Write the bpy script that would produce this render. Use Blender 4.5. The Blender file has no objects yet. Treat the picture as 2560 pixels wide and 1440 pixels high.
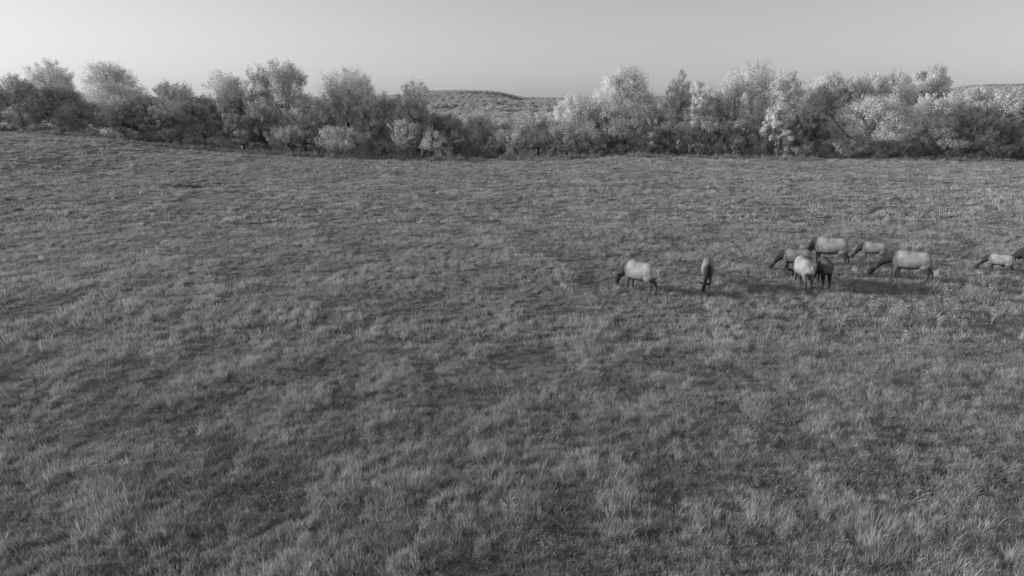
import bpy, bmesh, math, random
import numpy as np
from mathutils import Vector, Matrix

# ------------------------------------------------------------------ camera
CAM_H = 8.0
F_PX = 1670.0                      # focal length in pixels of the 2560 px wide photograph
PITCH = math.atan(470.0 / F_PX)    # horizon at y = 250 px
scene = bpy.context.scene
cam_data = bpy.data.cameras.new("camera")
cam = bpy.data.objects.new("camera", cam_data)
scene.collection.objects.link(cam)
cam.location = (0, 0, CAM_H)
cam.rotation_euler = (math.pi / 2 - PITCH, 0, 0)
cam_data.sensor_width = 36.0
cam_data.lens = 36.0 * F_PX / 2560.0
cam_data.clip_start = 0.1
cam_data.clip_end = 20000.0
scene.camera = cam

# ------------------------------------------------------------------ sky and sun
SUN_EL = math.radians(14.5)
SUN_BACK = math.radians(-12.0)     # the sun stands to the left, a little ahead of the camera
world = bpy.data.worlds.new("World")
scene.world = world
world.use_nodes = True
wn = world.node_tree
wn.nodes.clear()
sky = wn.nodes.new("ShaderNodeTexSky")
sky.sky_type = 'NISHITA'
sky.sun_disc = False
sky.sun_elevation = SUN_EL
sky.sun_rotation = math.radians(-90.0) - SUN_BACK
sky.altitude = 3000.0
sky.air_density = 2.6
sky.dust_density = 2.5
sky.ozone_density = 1.0
bw = wn.nodes.new("ShaderNodeRGBToBW")      # the camera records one channel only
bg = wn.nodes.new("ShaderNodeBackground")
bg.inputs["Strength"].default_value = 0.118
wo = wn.nodes.new("ShaderNodeOutputWorld")
wn.links.new(sky.outputs[0], bw.inputs[0])
wn.links.new(bw.outputs[0], bg.inputs["Color"])
wn.links.new(bg.outputs[0], wo.inputs[0])

sun_data = bpy.data.lights.new("sun", 'SUN')
sun_data.energy = 3.4
sun_data.angle = math.radians(8.0)
sun_data.color = (1.0, 1.0, 1.0)
sun = bpy.data.objects.new("sun", sun_data)
scene.collection.objects.link(sun)
S_DIR = Vector((-math.cos(SUN_EL) * math.cos(SUN_BACK), -math.cos(SUN_EL) * math.sin(SUN_BACK), math.sin(SUN_EL)))
sun.rotation_euler = (-S_DIR).to_track_quat('-Z', 'Y').to_euler()
sun.location = (-60, -10, 60)

scene.view_settings.view_transform = 'Standard'
scene.view_settings.look = 'None'
scene.view_settings.exposure = 0.0
scene.view_settings.gamma = 1.0
scene.view_settings.use_curve_mapping = False
scene.cycles.use_denoising = True
scene.cycles.max_bounces = 4
scene.cycles.diffuse_bounces = 2
scene.cycles.transmission_bounces = 4
scene.cycles.transparent_max_bounces = 6

# ------------------------------------------------------------------ helpers
CT, ST = math.cos(PITCH), math.sin(PITCH)


def ray(px, py):
    a, b = (px - 1280.0) / F_PX, (720.0 - py) / F_PX
    return a, CT + ST * b, -ST + CT * b


def at_depth(px, py, Y):
    dx, dy, dz = ray(px, py)
    t = Y / dy
    return t * dx, Y, CAM_H + t * dz


def smooth(t):
    t = np.clip(t, 0, 1)
    return t * t * (3 - 2 * t)


class Noise:
    """value noise on a wrapped lattice"""
    def __init__(self, seed, n=64):
        self.n = n
        self.g = np.random.default_rng(seed).random((n, n))

    def __call__(self, x, y, scale):
        x = np.asarray(x, float) / scale
        y = np.asarray(y, float) / scale
        xi, yi = np.floor(x).astype(int), np.floor(y).astype(int)
        fx, fy = smooth(x - xi), smooth(y - yi)
        n, g = self.n, self.g
        a, b = g[xi % n, yi % n], g[(xi + 1) % n, yi % n]
        c, d = g[xi % n, (yi + 1) % n], g[(xi + 1) % n, (yi + 1) % n]
        return (a * (1 - fx) + b * fx) * (1 - fy) + (c * (1 - fx) + d * fx) * fy


N1, N2, N3, N4 = Noise(1), Noise(2), Noise(3), Noise(4)


def fbm(nz, x, y, scale, octaves=3):
    v, a, tot = 0.0, 1.0, 0.0
    for o in range(octaves):
        v = v + a * nz(np.asarray(x) + 17.3 * o, np.asarray(y) - 9.1 * o, scale / 2 ** o)
        tot += a
        a *= 0.5
    return v / tot


# field edge (crest) seen in the photograph -> ground height along the line y = 96 m
CREST_Y = 96.0
EDGE = [(-700, 318), (-250, 326), (0, 333), (150, 337), (300, 351), (450, 370), (600, 381), (750, 390), (900, 397), (1100, 402), (1350, 400),
        (1500, 395), (1600, 392), (1700, 394), (1900, 398), (2200, 401), (2560, 403), (3100, 404)]
CX, CZ = [], []
for ex, ey in EDGE:
    X_, _, Z_ = at_depth(ex, ey, CREST_Y)
    CX.append(X_)
    CZ.append(Z_)
# skyline of the far ridge
RIDGE_Y = 1900.0
RIDGE = [(-900, 232), (0, 236), (480, 241), (600, 238), (760, 236), (930, 233), (1000, 231), (1050, 222), (1100, 220), (1150, 219), (1230, 221),
         (1262, 226), (1295, 235), (1330, 237), (1400, 238), (1480, 239), (1700, 232), (2000, 228), (2300, 222), (2380, 214), (2440, 206),
         (2560, 204), (2700, 208), (3300, 225)]
RX, RZ = [], []
for ex, ey in RIDGE:
    X_, _, Z_ = at_depth(ex, ey, RIDGE_Y)
    RX.append(X_ / RIDGE_Y)
    RZ.append(Z_ - 11.0)
HOLLOW = at_depth(485, 457, 63.0)


def ground_z(x, y):
    x = np.asarray(x, float)
    y = np.asarray(y, float)
    crest = np.interp(x, CX, CZ)
    z = crest * smooth((y - 22) / (CREST_Y - 22))
    z = z + 0.22 * (fbm(N1, x, y, 14.0, 2) - 0.5) * smooth((y - 5) / 20) * (1 - smooth((y - 70) / 26))
    z = z + 0.10 * (N2(x, y, 2.6) - 0.5) * (1 - smooth((y - 90) / 6))
    # hollow in the left part of the field
    hx, hy = (x - HOLLOW[0]) / 2.6, (y - HOLLOW[1]) / 2.0
    z = z - 0.75 * np.exp(-(hx * hx + hy * hy)) + 0.2 * np.exp(-(hx * hx + (hy + 1.6) ** 2) * 1.2)
    # beyond the crest the ground falls to a valley and rises to the far ridge
    slope = x / np.maximum(y, 200.0)
    ridge = np.interp(slope, RX, RZ)
    v = np.interp(y, [CREST_Y, 108, 140, 200, 330, 620, 1000, 1400, RIDGE_Y, 2500, 6000], [0, -0.7, -5, -15, -21, -19, -13, -7, 0, -10, -30])
    mixr = smooth((y - 500) / (RIDGE_Y - 500))
    far = v + mixr * ridge
    roll = 34.0 * (fbm(N3, x * 0.36 + 0.12 * y, y, 170.0, 3) - 0.5) * smooth((y - 250) / 500) * (1 - smooth((y - 1450) / 450))
    back = crest * (1 - smooth((y - 96) / 250)) + far + roll
    return np.where(y > CREST_Y, back, z)


def gz(x, y):
    return float(ground_z(np.array([x]), np.array([y]))[0])


def on_ground(px, py):
    """the point of the ground seen at a pixel of the photograph"""
    dx, dy, dz = ray(px, py)
    z = 0.0
    for _ in range(25):
        t = (z - CAM_H) / dz
        z = gz(t * dx, t * dy)
    return t * dx, t * dy, z


coll = scene.collection


def new_mesh(name, verts, faces, mat=None, smooth_shade=False, attrs=None):
    """faces: (n,k) int array or list of lists"""
    me = bpy.data.meshes.new(name)
    if isinstance(faces, np.ndarray):
        n, k = faces.shape
        me.vertices.add(len(verts))
        me.vertices.foreach_set("co", np.asarray(verts, np.float32).ravel())
        me.loops.add(n * k)
        me.loops.foreach_set("vertex_index", faces.astype(np.int32).ravel())
        me.polygons.add(n)
        me.polygons.foreach_set("loop_start", np.arange(0, n * k, k, dtype=np.int32))
        me.polygons.foreach_set("loop_total", np.full(n, k, np.int32))
        me.update(calc_edges=True)
    else:
        me.from_pydata([tuple(v) for v in verts], [], [tuple(f) for f in faces])
        me.update()
    if attrs:
        for an, (dom, val) in attrs.items():
            a = me.attributes.new(an, 'FLOAT', dom)
            a.data.foreach_set("value", np.asarray(val, np.float32))
    if mat:
        me.materials.append(mat)
    if smooth_shade:
        me.polygons.foreach_set("use_smooth", np.ones(len(me.polygons), bool))
    return me


def add_obj(name, me, parent=None):
    o = bpy.data.objects.new(name, me)
    coll.objects.link(o)
    if parent:
        o.parent = parent
    return o


def tag(o, label=None, cat=None, group=None, kind=None):
    if label:
        o["label"] = label
    if cat:
        o["category"] = cat
    if group:
        o["group"] = group
    if kind:
        o["kind"] = kind
    return o


# ------------------------------------------------------------------ materials (one-channel camera: all greys)
def mat_base(name):
    m = bpy.data.materials.new(name)
    m.use_nodes = True
    nt = m.node_tree
    nt.nodes.clear()
    out = nt.nodes.new("ShaderNodeOutputMaterial")
    return m, nt, out


def node(nt, typ, **kw):
    n = nt.nodes.new(typ)
    for k, v in kw.items():
        setattr(n, k, v)
    return n


def math_node(nt, op, a, b=None):
    n = node(nt, "ShaderNodeMath", operation=op)
    for i, v in enumerate((a, b)):
        if v is None:
            continue
        if isinstance(v, (int, float)):
            n.inputs[i].default_value = v
        else:
            nt.links.new(v, n.inputs[i])
    return n.outputs[0]


def leaf_material(name, base, translucency, attr="tone", attr_type='GEOMETRY', use_obj_color=True, spec=0.25):
    m, nt, out = mat_base(name)
    at = node(nt, "ShaderNodeAttribute", attribute_name=attr, attribute_type=attr_type)
    v = math_node(nt, 'MULTIPLY', at.outputs["Fac"], base)
    if use_obj_color:
        oi = node(nt, "ShaderNodeObjectInfo")
        sep = node(nt, "ShaderNodeRGBToBW")
        nt.links.new(oi.outputs["Color"], sep.inputs[0])
        v = math_node(nt, 'MULTIPLY', v, sep.outputs[0])
    d = node(nt, "ShaderNodeBsdfDiffuse")
    tr = node(nt, "ShaderNodeBsdfTranslucent")
    nt.links.new(v, d.inputs["Color"])
    nt.links.new(v, tr.inputs["Color"])
    mix = node(nt, "ShaderNodeMixShader")
    mix.inputs[0].default_value = translucency
    nt.links.new(d.outputs[0], mix.inputs[1])
    nt.links.new(tr.outputs[0], mix.inputs[2])
    nt.links.new(mix.outputs[0], out.inputs[0])
    return m


def simple_material(name, lo, hi, scale, rough=0.9, bump=0.0, coord="Object", spec=0.2, detail=6.0, stretch=None):
    m, nt, out = mat_base(name)
    tc = node(nt, "ShaderNodeTexCoord")
    src = tc.outputs[coord]
    if stretch:
        mp = node(nt, "ShaderNodeMapping")
        mp.inputs["Scale"].default_value = stretch
        nt.links.new(src, mp.inputs[0])
        src = mp.outputs[0]
    nz = node(nt, "ShaderNodeTexNoise")
    nz.inputs["Scale"].default_value = scale
    nz.inputs["Detail"].default_value = detail
    nt.links.new(src, nz.inputs["Vector"])
    mr = node(nt, "ShaderNodeMapRange")
    mr.inputs["From Min"].default_value = 0.3
    mr.inputs["From Max"].default_value = 0.7
    mr.inputs["To Min"].default_value = lo
    mr.inputs["To Max"].default_value = hi
    nt.links.new(nz.outputs[0], mr.inputs[0])
    d = node(nt, "ShaderNodeBsdfPrincipled")
    d.inputs["Roughness"].default_value = rough
    d.inputs["Specular IOR Level"].default_value = spec
    nt.links.new(mr.outputs[0], d.inputs["Base Color"])
    if bump:
        b = node(nt, "ShaderNodeBump")
        b.inputs["Strength"].default_value = bump
        b.inputs["Distance"].default_value = 0.05
        nt.links.new(nz.outputs[0], b.inputs["Height"])
        nt.links.new(b.outputs[0], d.inputs["Normal"])
    nt.links.new(d.outputs[0], out.inputs[0])
    return m


M_LEAF = leaf_material("leaf", 0.92, 0.38)
M_FAR_LEAF = leaf_material("far_leaf", 0.74, 0.3, use_obj_color=False)
M_BARK = simple_material("bark", 0.10, 0.24, 6.0, bump=0.6, stretch=(1, 1, 0.25))
M_GROUND = simple_material("meadow_soil", 0.10, 0.22, 1.4, bump=0.5, coord="Object")
M_PALE_BARK = simple_material("dry_stem", 0.32, 0.5, 20.0)


def grass_material():
    m, nt, out = mat_base("grass_blade")
    at = node(nt, "ShaderNodeAttribute", attribute_name="tint", attribute_type='INSTANCER')
    bl = node(nt, "ShaderNodeAttribute", attribute_name="tone", attribute_type='GEOMETRY')
    v = math_node(nt, 'MULTIPLY', at.outputs["Fac"], bl.outputs["Fac"])
    d = node(nt, "ShaderNodeBsdfDiffuse")
    tr = node(nt, "ShaderNodeBsdfTranslucent")
    nt.links.new(v, d.inputs["Color"])
    nt.links.new(v, tr.inputs["Color"])
    mix = node(nt, "ShaderNodeMixShader")
    mix.inputs[0].default_value = 0.3
    nt.links.new(d.outputs[0], mix.inputs[1])
    nt.links.new(tr.outputs[0], mix.inputs[2])
    nt.links.new(mix.outputs[0], out.inputs[0])
    return m


M_GRASS = grass_material()

# ------------------------------------------------------------------ ground sheet
def axis(dense_lo, dense_hi, step, far_lo, far_hi, grow=1.09):
    mid = list(np.arange(dense_lo, dense_hi + 1e-6, step))
    hi, s = [], step
    v = mid[-1]
    while v < far_hi:
        s = min(s * grow, 260)
        v += s
        hi.append(v)
    lo, s = [], step
    v = mid[0]
    while v > far_lo:
        s = min(s * grow, 260)
        v -= s
        lo.append(v)
    return np.array(lo[::-1] + mid + hi)


gxs = axis(-95, 95, 0.8, -7000, 7000)
gys = axis(-4, 150, 0.8, -3000, 9000, 1.06)
GX, GY = np.meshgrid(gxs, gys)
gv = np.stack([GX.ravel(), GY.ravel(), ground_z(GX.ravel(), GY.ravel())], 1)
nx, ny = len(gxs), len(gys)
ii = (np.arange(ny - 1)[:, None] * nx + np.arange(nx - 1)[None, :]).ravel()
gf = np.stack([ii, ii + 1, ii + nx + 1, ii + nx], 1)
ground = add_obj("ground", new_mesh("ground", gv, gf, M_GROUND, True))
tag(ground, "meadow soil rolling over a crest into a wooded valley", None, None, "structure")


# ------------------------------------------------------------------ scatter by geometry nodes (for what nobody could count)
def scatter(name, pts, rot, scl, pid, tint, protos):
    pc = bpy.data.collections.new(name + "_kinds")
    for i, me in enumerate(protos):
        o = bpy.data.objects.new("%s_kind_%03d" % (name, i), me)
        pc.objects.link(o)
    me = bpy.data.meshes.new(name)
    n = len(pts)
    me.vertices.add(n)
    me.vertices.foreach_set("co", np.asarray(pts, np.float32).ravel())
    for an, typ, val, key in (("rot", 'FLOAT_VECTOR', rot, "vector"), ("scl", 'FLOAT_VECTOR', scl, "vector"),
                              ("pid", 'INT', pid, "value"), ("tint", 'FLOAT', tint, "value")):
        a = me.attributes.new(an, typ, 'POINT')
        a.data.foreach_set(key, np.asarray(val, np.int32 if typ == 'INT' else np.float32).ravel())
    o = add_obj(name, me)
    g = bpy.data.node_groups.new(name + "_scatter", 'GeometryNodeTree')
    g.interface.new_socket("Geometry", in_out='INPUT', socket_type='NodeSocketGeometry')
    g.interface.new_socket("Geometry", in_out='OUTPUT', socket_type='NodeSocketGeometry')
    gi, go = g.nodes.new("NodeGroupInput"), g.nodes.new("NodeGroupOutput")
    ci = g.nodes.new("GeometryNodeCollectionInfo")
    ci.inputs["Collection"].default_value = pc
    ci.inputs["Separate Children"].default_value = True
    ci.inputs["Reset Children"].default_value = True
    ip = g.nodes.new("GeometryNodeInstanceOnPoints")
    ip.inputs["Pick Instance"].default_value = True

    def named(nm, typ):
        k = g.nodes.new("GeometryNodeInputNamedAttribute")
        k.data_type = typ
        k.inputs["Name"].default_value = nm
        return k.outputs["Attribute"]
    g.links.new(gi.outputs[0], ip.inputs["Points"])
    g.links.new(ci.outputs[0], ip.inputs["Instance"])
    g.links.new(named("pid", 'INT'), ip.inputs["Instance Index"])
    er = g.nodes.new("FunctionNodeEulerToRotation")
    g.links.new(named("rot", 'FLOAT_VECTOR'), er.inputs[0])
    g.links.new(er.outputs[0], ip.inputs["Rotation"])
    g.links.new(named("scl", 'FLOAT_VECTOR'), ip.inputs["Scale"])
    g.links.new(ip.outputs[0], go.inputs[0])
    md = o.modifiers.new("scatter", 'NODES')
    md.node_group = g
    return o


# ------------------------------------------------------------------ leaf clouds
def leaf_cloud(rng, centers, radii, stretch_dir, stretch, counts, size, axis_pts=None, tone_sd=0.12):
    """leaf-shaped faces spread through many clumps; returns verts, faces, tone per face"""
    C = np.repeat(centers, counts, 0)
    R = np.repeat(radii, counts)
    E = np.repeat(stretch_dir, counts, 0)
    K = np.repeat(stretch, counts)
    n = len(C)
    v = rng.normal(size=(n, 3))
    v /= np.linalg.norm(v, axis=1)[:, None]
    rr = R * 1.25 * rng.random(n) ** 0.45
    off = v * rr[:, None]
    off[:, 2] *= 0.85
    along = (off * E).sum(1)
    off = off + E * (along * (K - 1))[:, None]
    P = C + off
    out = C - (axis_pts[None, :] if axis_pts is not None else centers.mean(0)[None, :])
    out /= np.linalg.norm(out, axis=1)[:, None] + 1e-6
    nrm = 0.9 * v + 0.6 * out + 0.38 * rng.normal(size=(n, 3)) + np.array([0, 0, 0.35])
    nrm /= np.linalg.norm(nrm, axis=1)[:, None]
    t = rng.normal(size=(n, 3))
    t -= nrm * (t * nrm).sum(1)[:, None]
    t /= np.linalg.norm(t, axis=1)[:, None]
    b = np.cross(nrm, t)
    s = size * (0.55 + 0.9 * rng.random(n))[:, None]
    bend = nrm * (0.18 * s)
    V = np.stack([P - t * s - b * s * 0.5, P - t * s * 0.4 + b * s * 0.7 + bend, P + t * s], 1).reshape(-1, 3)
    Fc = np.arange(3 * n).reshape(n, 3)
    clump_tone = np.repeat(np.clip(1 + 0.12 * rng.normal(size=len(centers)), 0.7, 1.3), counts)
    tone = np.clip(clump_tone * (1 + tone_sd * rng.normal(size=n)), 0.45, 1.5)
    return V, Fc, tone


PROFILES = {
    "round": ([0, .1, .25, .45, .65, .82, .94, 1], [.55, .8, .95, 1, .95, .75, .45, .08]),
    "dome": ([0, .08, .25, .5, .7, .86, .95, 1], [.8, 1, 1, .93, .8, .58, .35, .08]),
    "spread": ([0, .1, .3, .5, .65, .8, .92, 1], [.6, .85, 1, 1, .82, .55, .33, .08]),
    "tall": ([0, .1, .3, .5, .7, .85, .95, 1], [.6, .75, .8, .9, 1, .8, .5, .1]),
    "column": ([0, .1, .4, .7, .88, 1], [.9, 1, .92, .85, .6, .1]),
    "vase": ([0, .15, .4, .65, .85, 1], [.45, .55, .75, .95, 1, .35]),
    "bush": ([0, .12, .4, .7, .88, 1], [.92, 1, .95, .72, .45, .08]),
    "droop": ([0, .15, .45, .7, .88, 1], [1, 1, .9, .72, .45, .08]),
}


def crown_parts(rng, h, w, kind, base, leaf, density, spiky=0.0):
    pt, pr = PROFILES[kind]
    z0 = h * base
    ncl = int(np.clip(20 + 2.6 * h * w, 24, 300))
    rc0 = np.clip(0.15 * w ** 0.7 * (h / 8) ** 0.15, 0.26, 0.85)
    # a crown is several uneven boughs: lobes of different size that stick out of the outline by turns
    nl = int(np.clip(4 + 0.07 * h * w + rng.integers(0, 3), 4, 12))
    lt = np.concatenate([[1.0], 0.12 + 0.8 * (np.arange(nl - 1) + rng.random(nl - 1)) / (nl - 1)])
    lphi = rng.random() * 6.28 + np.arange(nl) * 2.4 + 0.5 * rng.normal(size=nl)
    lw = w * (0.19 + 0.19 * rng.random(nl)) * np.where(lt > 0.75, 0.85, 1.0)
    lh = np.clip(h * (0.13 + 0.09 * rng.random(nl)), 0.4, 3.2) * (1.35 if kind in ("tall", "vase", "column") else 1.0)
    lr = np.maximum(np.interp(lt, pt, pr) * w / 2 * (0.85 + 0.4 * rng.random(nl)) - 0.6 * lw, 0)
    lr[0] = 0.08 * w * rng.random()
    lz = np.minimum(z0 + lt * (h - z0), h - lh)
    lz[1:] = np.minimum(lz[1:], h - lh[1:] - 0.04 * h * rng.random(nl - 1))
    which = rng.choice(nl, ncl, p=(lw * lw * lh) / (lw * lw * lh).sum())
    v0 = rng.normal(size=(ncl, 3))
    v0 /= np.linalg.norm(v0, axis=1)[:, None]
    v0 *= rng.random(ncl)[:, None] ** 0.4
    radii = rc0 * (0.55 + 0.8 * rng.random(ncl))
    C = np.stack([lr[which] * np.cos(lphi[which]) + v0[:, 0] * lw[which], lr[which] * np.sin(lphi[which]) + v0[:, 1] * lw[which], lz[which] + v0[:, 2] * lh[which]], 1)
    # the rest fills the body of the crown
    t = rng.random(ncl) ** 0.9 * 0.9
    phi = rng.random(ncl) * 2 * np.pi
    rad = np.interp(t, pt, pr) * w / 2 * rng.random(ncl) ** 0.5 * 0.9
    body = np.stack([rad * np.cos(phi), rad * np.sin(phi), z0 + t * (h - z0)], 1)
    C = np.where((rng.random(ncl) < 0.3)[:, None], body, C)
    C[:, 2] = np.clip(C[:, 2], radii * 0.5, h - radii * 0.5)
    phi = np.arctan2(C[:, 1], C[:, 0])
    E = rng.normal(size=(ncl, 3)) * 0.35
    K = np.ones(ncl)
    if kind in ("vase", "tall"):
        E += np.array([0, 0, 1.0]) + 0.5 * C / max(w, 1)
        K += 0.3 + 0.7 * rng.random(ncl)
    elif kind == "spread":
        E += np.stack([np.cos(phi), np.sin(phi), 0.25 + 0 * phi], 1)
        K += 0.5 + 0.7 * rng.random(ncl)
    elif kind == "droop":
        E += np.stack([0.45 * np.cos(phi), 0.45 * np.sin(phi), -1 + 0 * phi], 1)
        K += 1.4 + rng.random(ncl)
        radii = radii * 0.6
    else:
        E += np.array([0, 0, 0.4])
        K += 0.35 * rng.random(ncl)
    if spiky > 0:
        ns = int(ncl * spiky)
        ts = 0.35 + 0.65 * rng.random(ns)
        ps = rng.random(ns) * 6.283
        rs = np.interp(ts, pt, pr) * w / 2 * 1.0
        Cs = np.stack([rs * np.cos(ps), rs * np.sin(ps), z0 + ts * (h - z0)], 1)
        Cs[:, 2] = np.minimum(Cs[:, 2], h - 0.25)
        Es = np.stack([0.8 * np.cos(ps), 0.8 * np.sin(ps), 0.4 + 0.9 * ts], 1) + 0.25 * rng.normal(size=(ns, 3))
        C = np.concatenate([C, Cs])
        E = np.concatenate([E, Es])
        K = np.concatenate([K, 2.2 + 1.2 * rng.random(ns)])
        radii = np.concatenate([radii, rc0 * (0.28 + 0.25 * rng.random(ns))])
    E /= np.linalg.norm(E, axis=1)[:, None]
    vol = radii ** 2 * K
    total = density * h * w * (1 - base)
    counts = np.maximum((total * vol / vol.sum()).astype(int), 6)
    V, Fc, tone = leaf_cloud(rng, C, radii, E, K, counts, leaf, np.array([0, 0, z0 + 0.35 * (h - z0)]))
    V[:, 2] = np.maximum(V[:, 2], -0.2)
    return V, Fc, tone, C, radii


def tube(path, rad, seg=6):
    path = np.asarray(path, float)
    n = len(path)
    V, Fc = [], []
    for i in range(n):
        d = path[min(i + 1, n - 1)] - path[max(i - 1, 0)]
        d = d / (np.linalg.norm(d) + 1e-9)
        a = np.cross(d, [0.3, 1, 0.1])
        a /= np.linalg.norm(a)
        b = np.cross(d, a)
        for k in range(seg):
            th = 2 * math.pi * k / seg
            V.append(path[i] + rad[i] * (a * math.cos(th) + b * math.sin(th)))
    for i in range(n - 1):
        for k in range(seg):
            k2 = (k + 1) % seg
            Fc.append([i * seg + k, i * seg + k2, (i + 1) * seg + k2, (i + 1) * seg + k])
    return V, Fc


def trunk_mesh(rng, h, w, C, multi=1):
    V, Fc = [], []

    def add(p, r, seg=6):
        v, f = tube(p, r, seg)
        k = len(V)
        V.extend(v)
        Fc.extend([[i + k for i in q] for q in f])
    r0 = 0.018 * h + 0.05
    top = np.array([0.06 * w * rng.normal(), 0.06 * w * rng.normal(), h * 0.86])
    for m in range(multi):
        bx = np.array([0.25 * rng.normal(), 0.25 * rng.normal(), 0]) * (m > 0)
        tp = top + (np.array([rng.normal(), rng.normal(), 0]) * 0.2 * w if m else 0)
        ts = np.linspace(0, 1, 7)
        P = [bx + (tp - bx) * t + np.array([rng.normal(), rng.normal(), 0]) * 0.012 * h * (0 < t < 1) for t in ts]
        P[0] = bx + np.array([0, 0, -0.6])
        add(P, [r0 * (1.25 if t == 0 else 1 - 0.88 * t) for t in ts], 8)
    pick = rng.permutation(len(C))[:min(14, len(C))]
    for i in pick:
        c = C[i]
        s = np.clip(c[2] / h - 0.22, 0.08, 0.75)
        st = top * (s / 0.86)
        st[2] = s * h
        md = (st + c) / 2 + np.array([0, 0, 0.06 * h])
        rb = max(r0 * (1 - s) * 0.5, 0.025)
        add([st, md, c], [rb, rb * 0.65, 0.015], 5)
    return np.array(V), np.array(Fc)


TREE_N = 0


def make_tree(name, label, cat, px, base_px, top_px, wpx, D, kind, tone=1.0, spiky=0.0, base=0.06, group=None, seed=None, density=440.0, leaf=0.116, multi=1):
    """a tree or shrub that stands at the distance D and fills the given part of the picture"""
    global TREE_N
    TREE_N += 1
    rng = np.random.default_rng(1000 + TREE_N if seed is None else seed)
    X, Y, zt = at_depth(px, top_px, D)
    Xm, _, _ = at_depth(px, 0.5 * (top_px + base_px), D)
    z = gz(Xm, D)
    h = zt - z
    w = wpx / F_PX * math.hypot(D, 8) * 1.0
    V, Fc, tn, C, rad = crown_parts(rng, h, w, kind, base, leaf, density, spiky)
    root = bpy.data.objects.new(name, None)
    root.empty_display_size = 0.5
    coll.objects.link(root)
    root.location = (Xm, D, z)
    tag(root, label, cat, group)
    tV, tF = trunk_mesh(rng, h, w, C, multi)
    add_obj("trunk" if cat == "tree" else "stem", new_mesh("trunk", tV, tF, M_BARK, True), root)
    cr = add_obj("crown" if cat == "tree" else "foliage", new_mesh("crown", V, Fc, M_LEAF, False, {"tone": ('FACE', tn)}), root)
    cr.color = (tone, tone, tone, 1)
    return root


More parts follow.
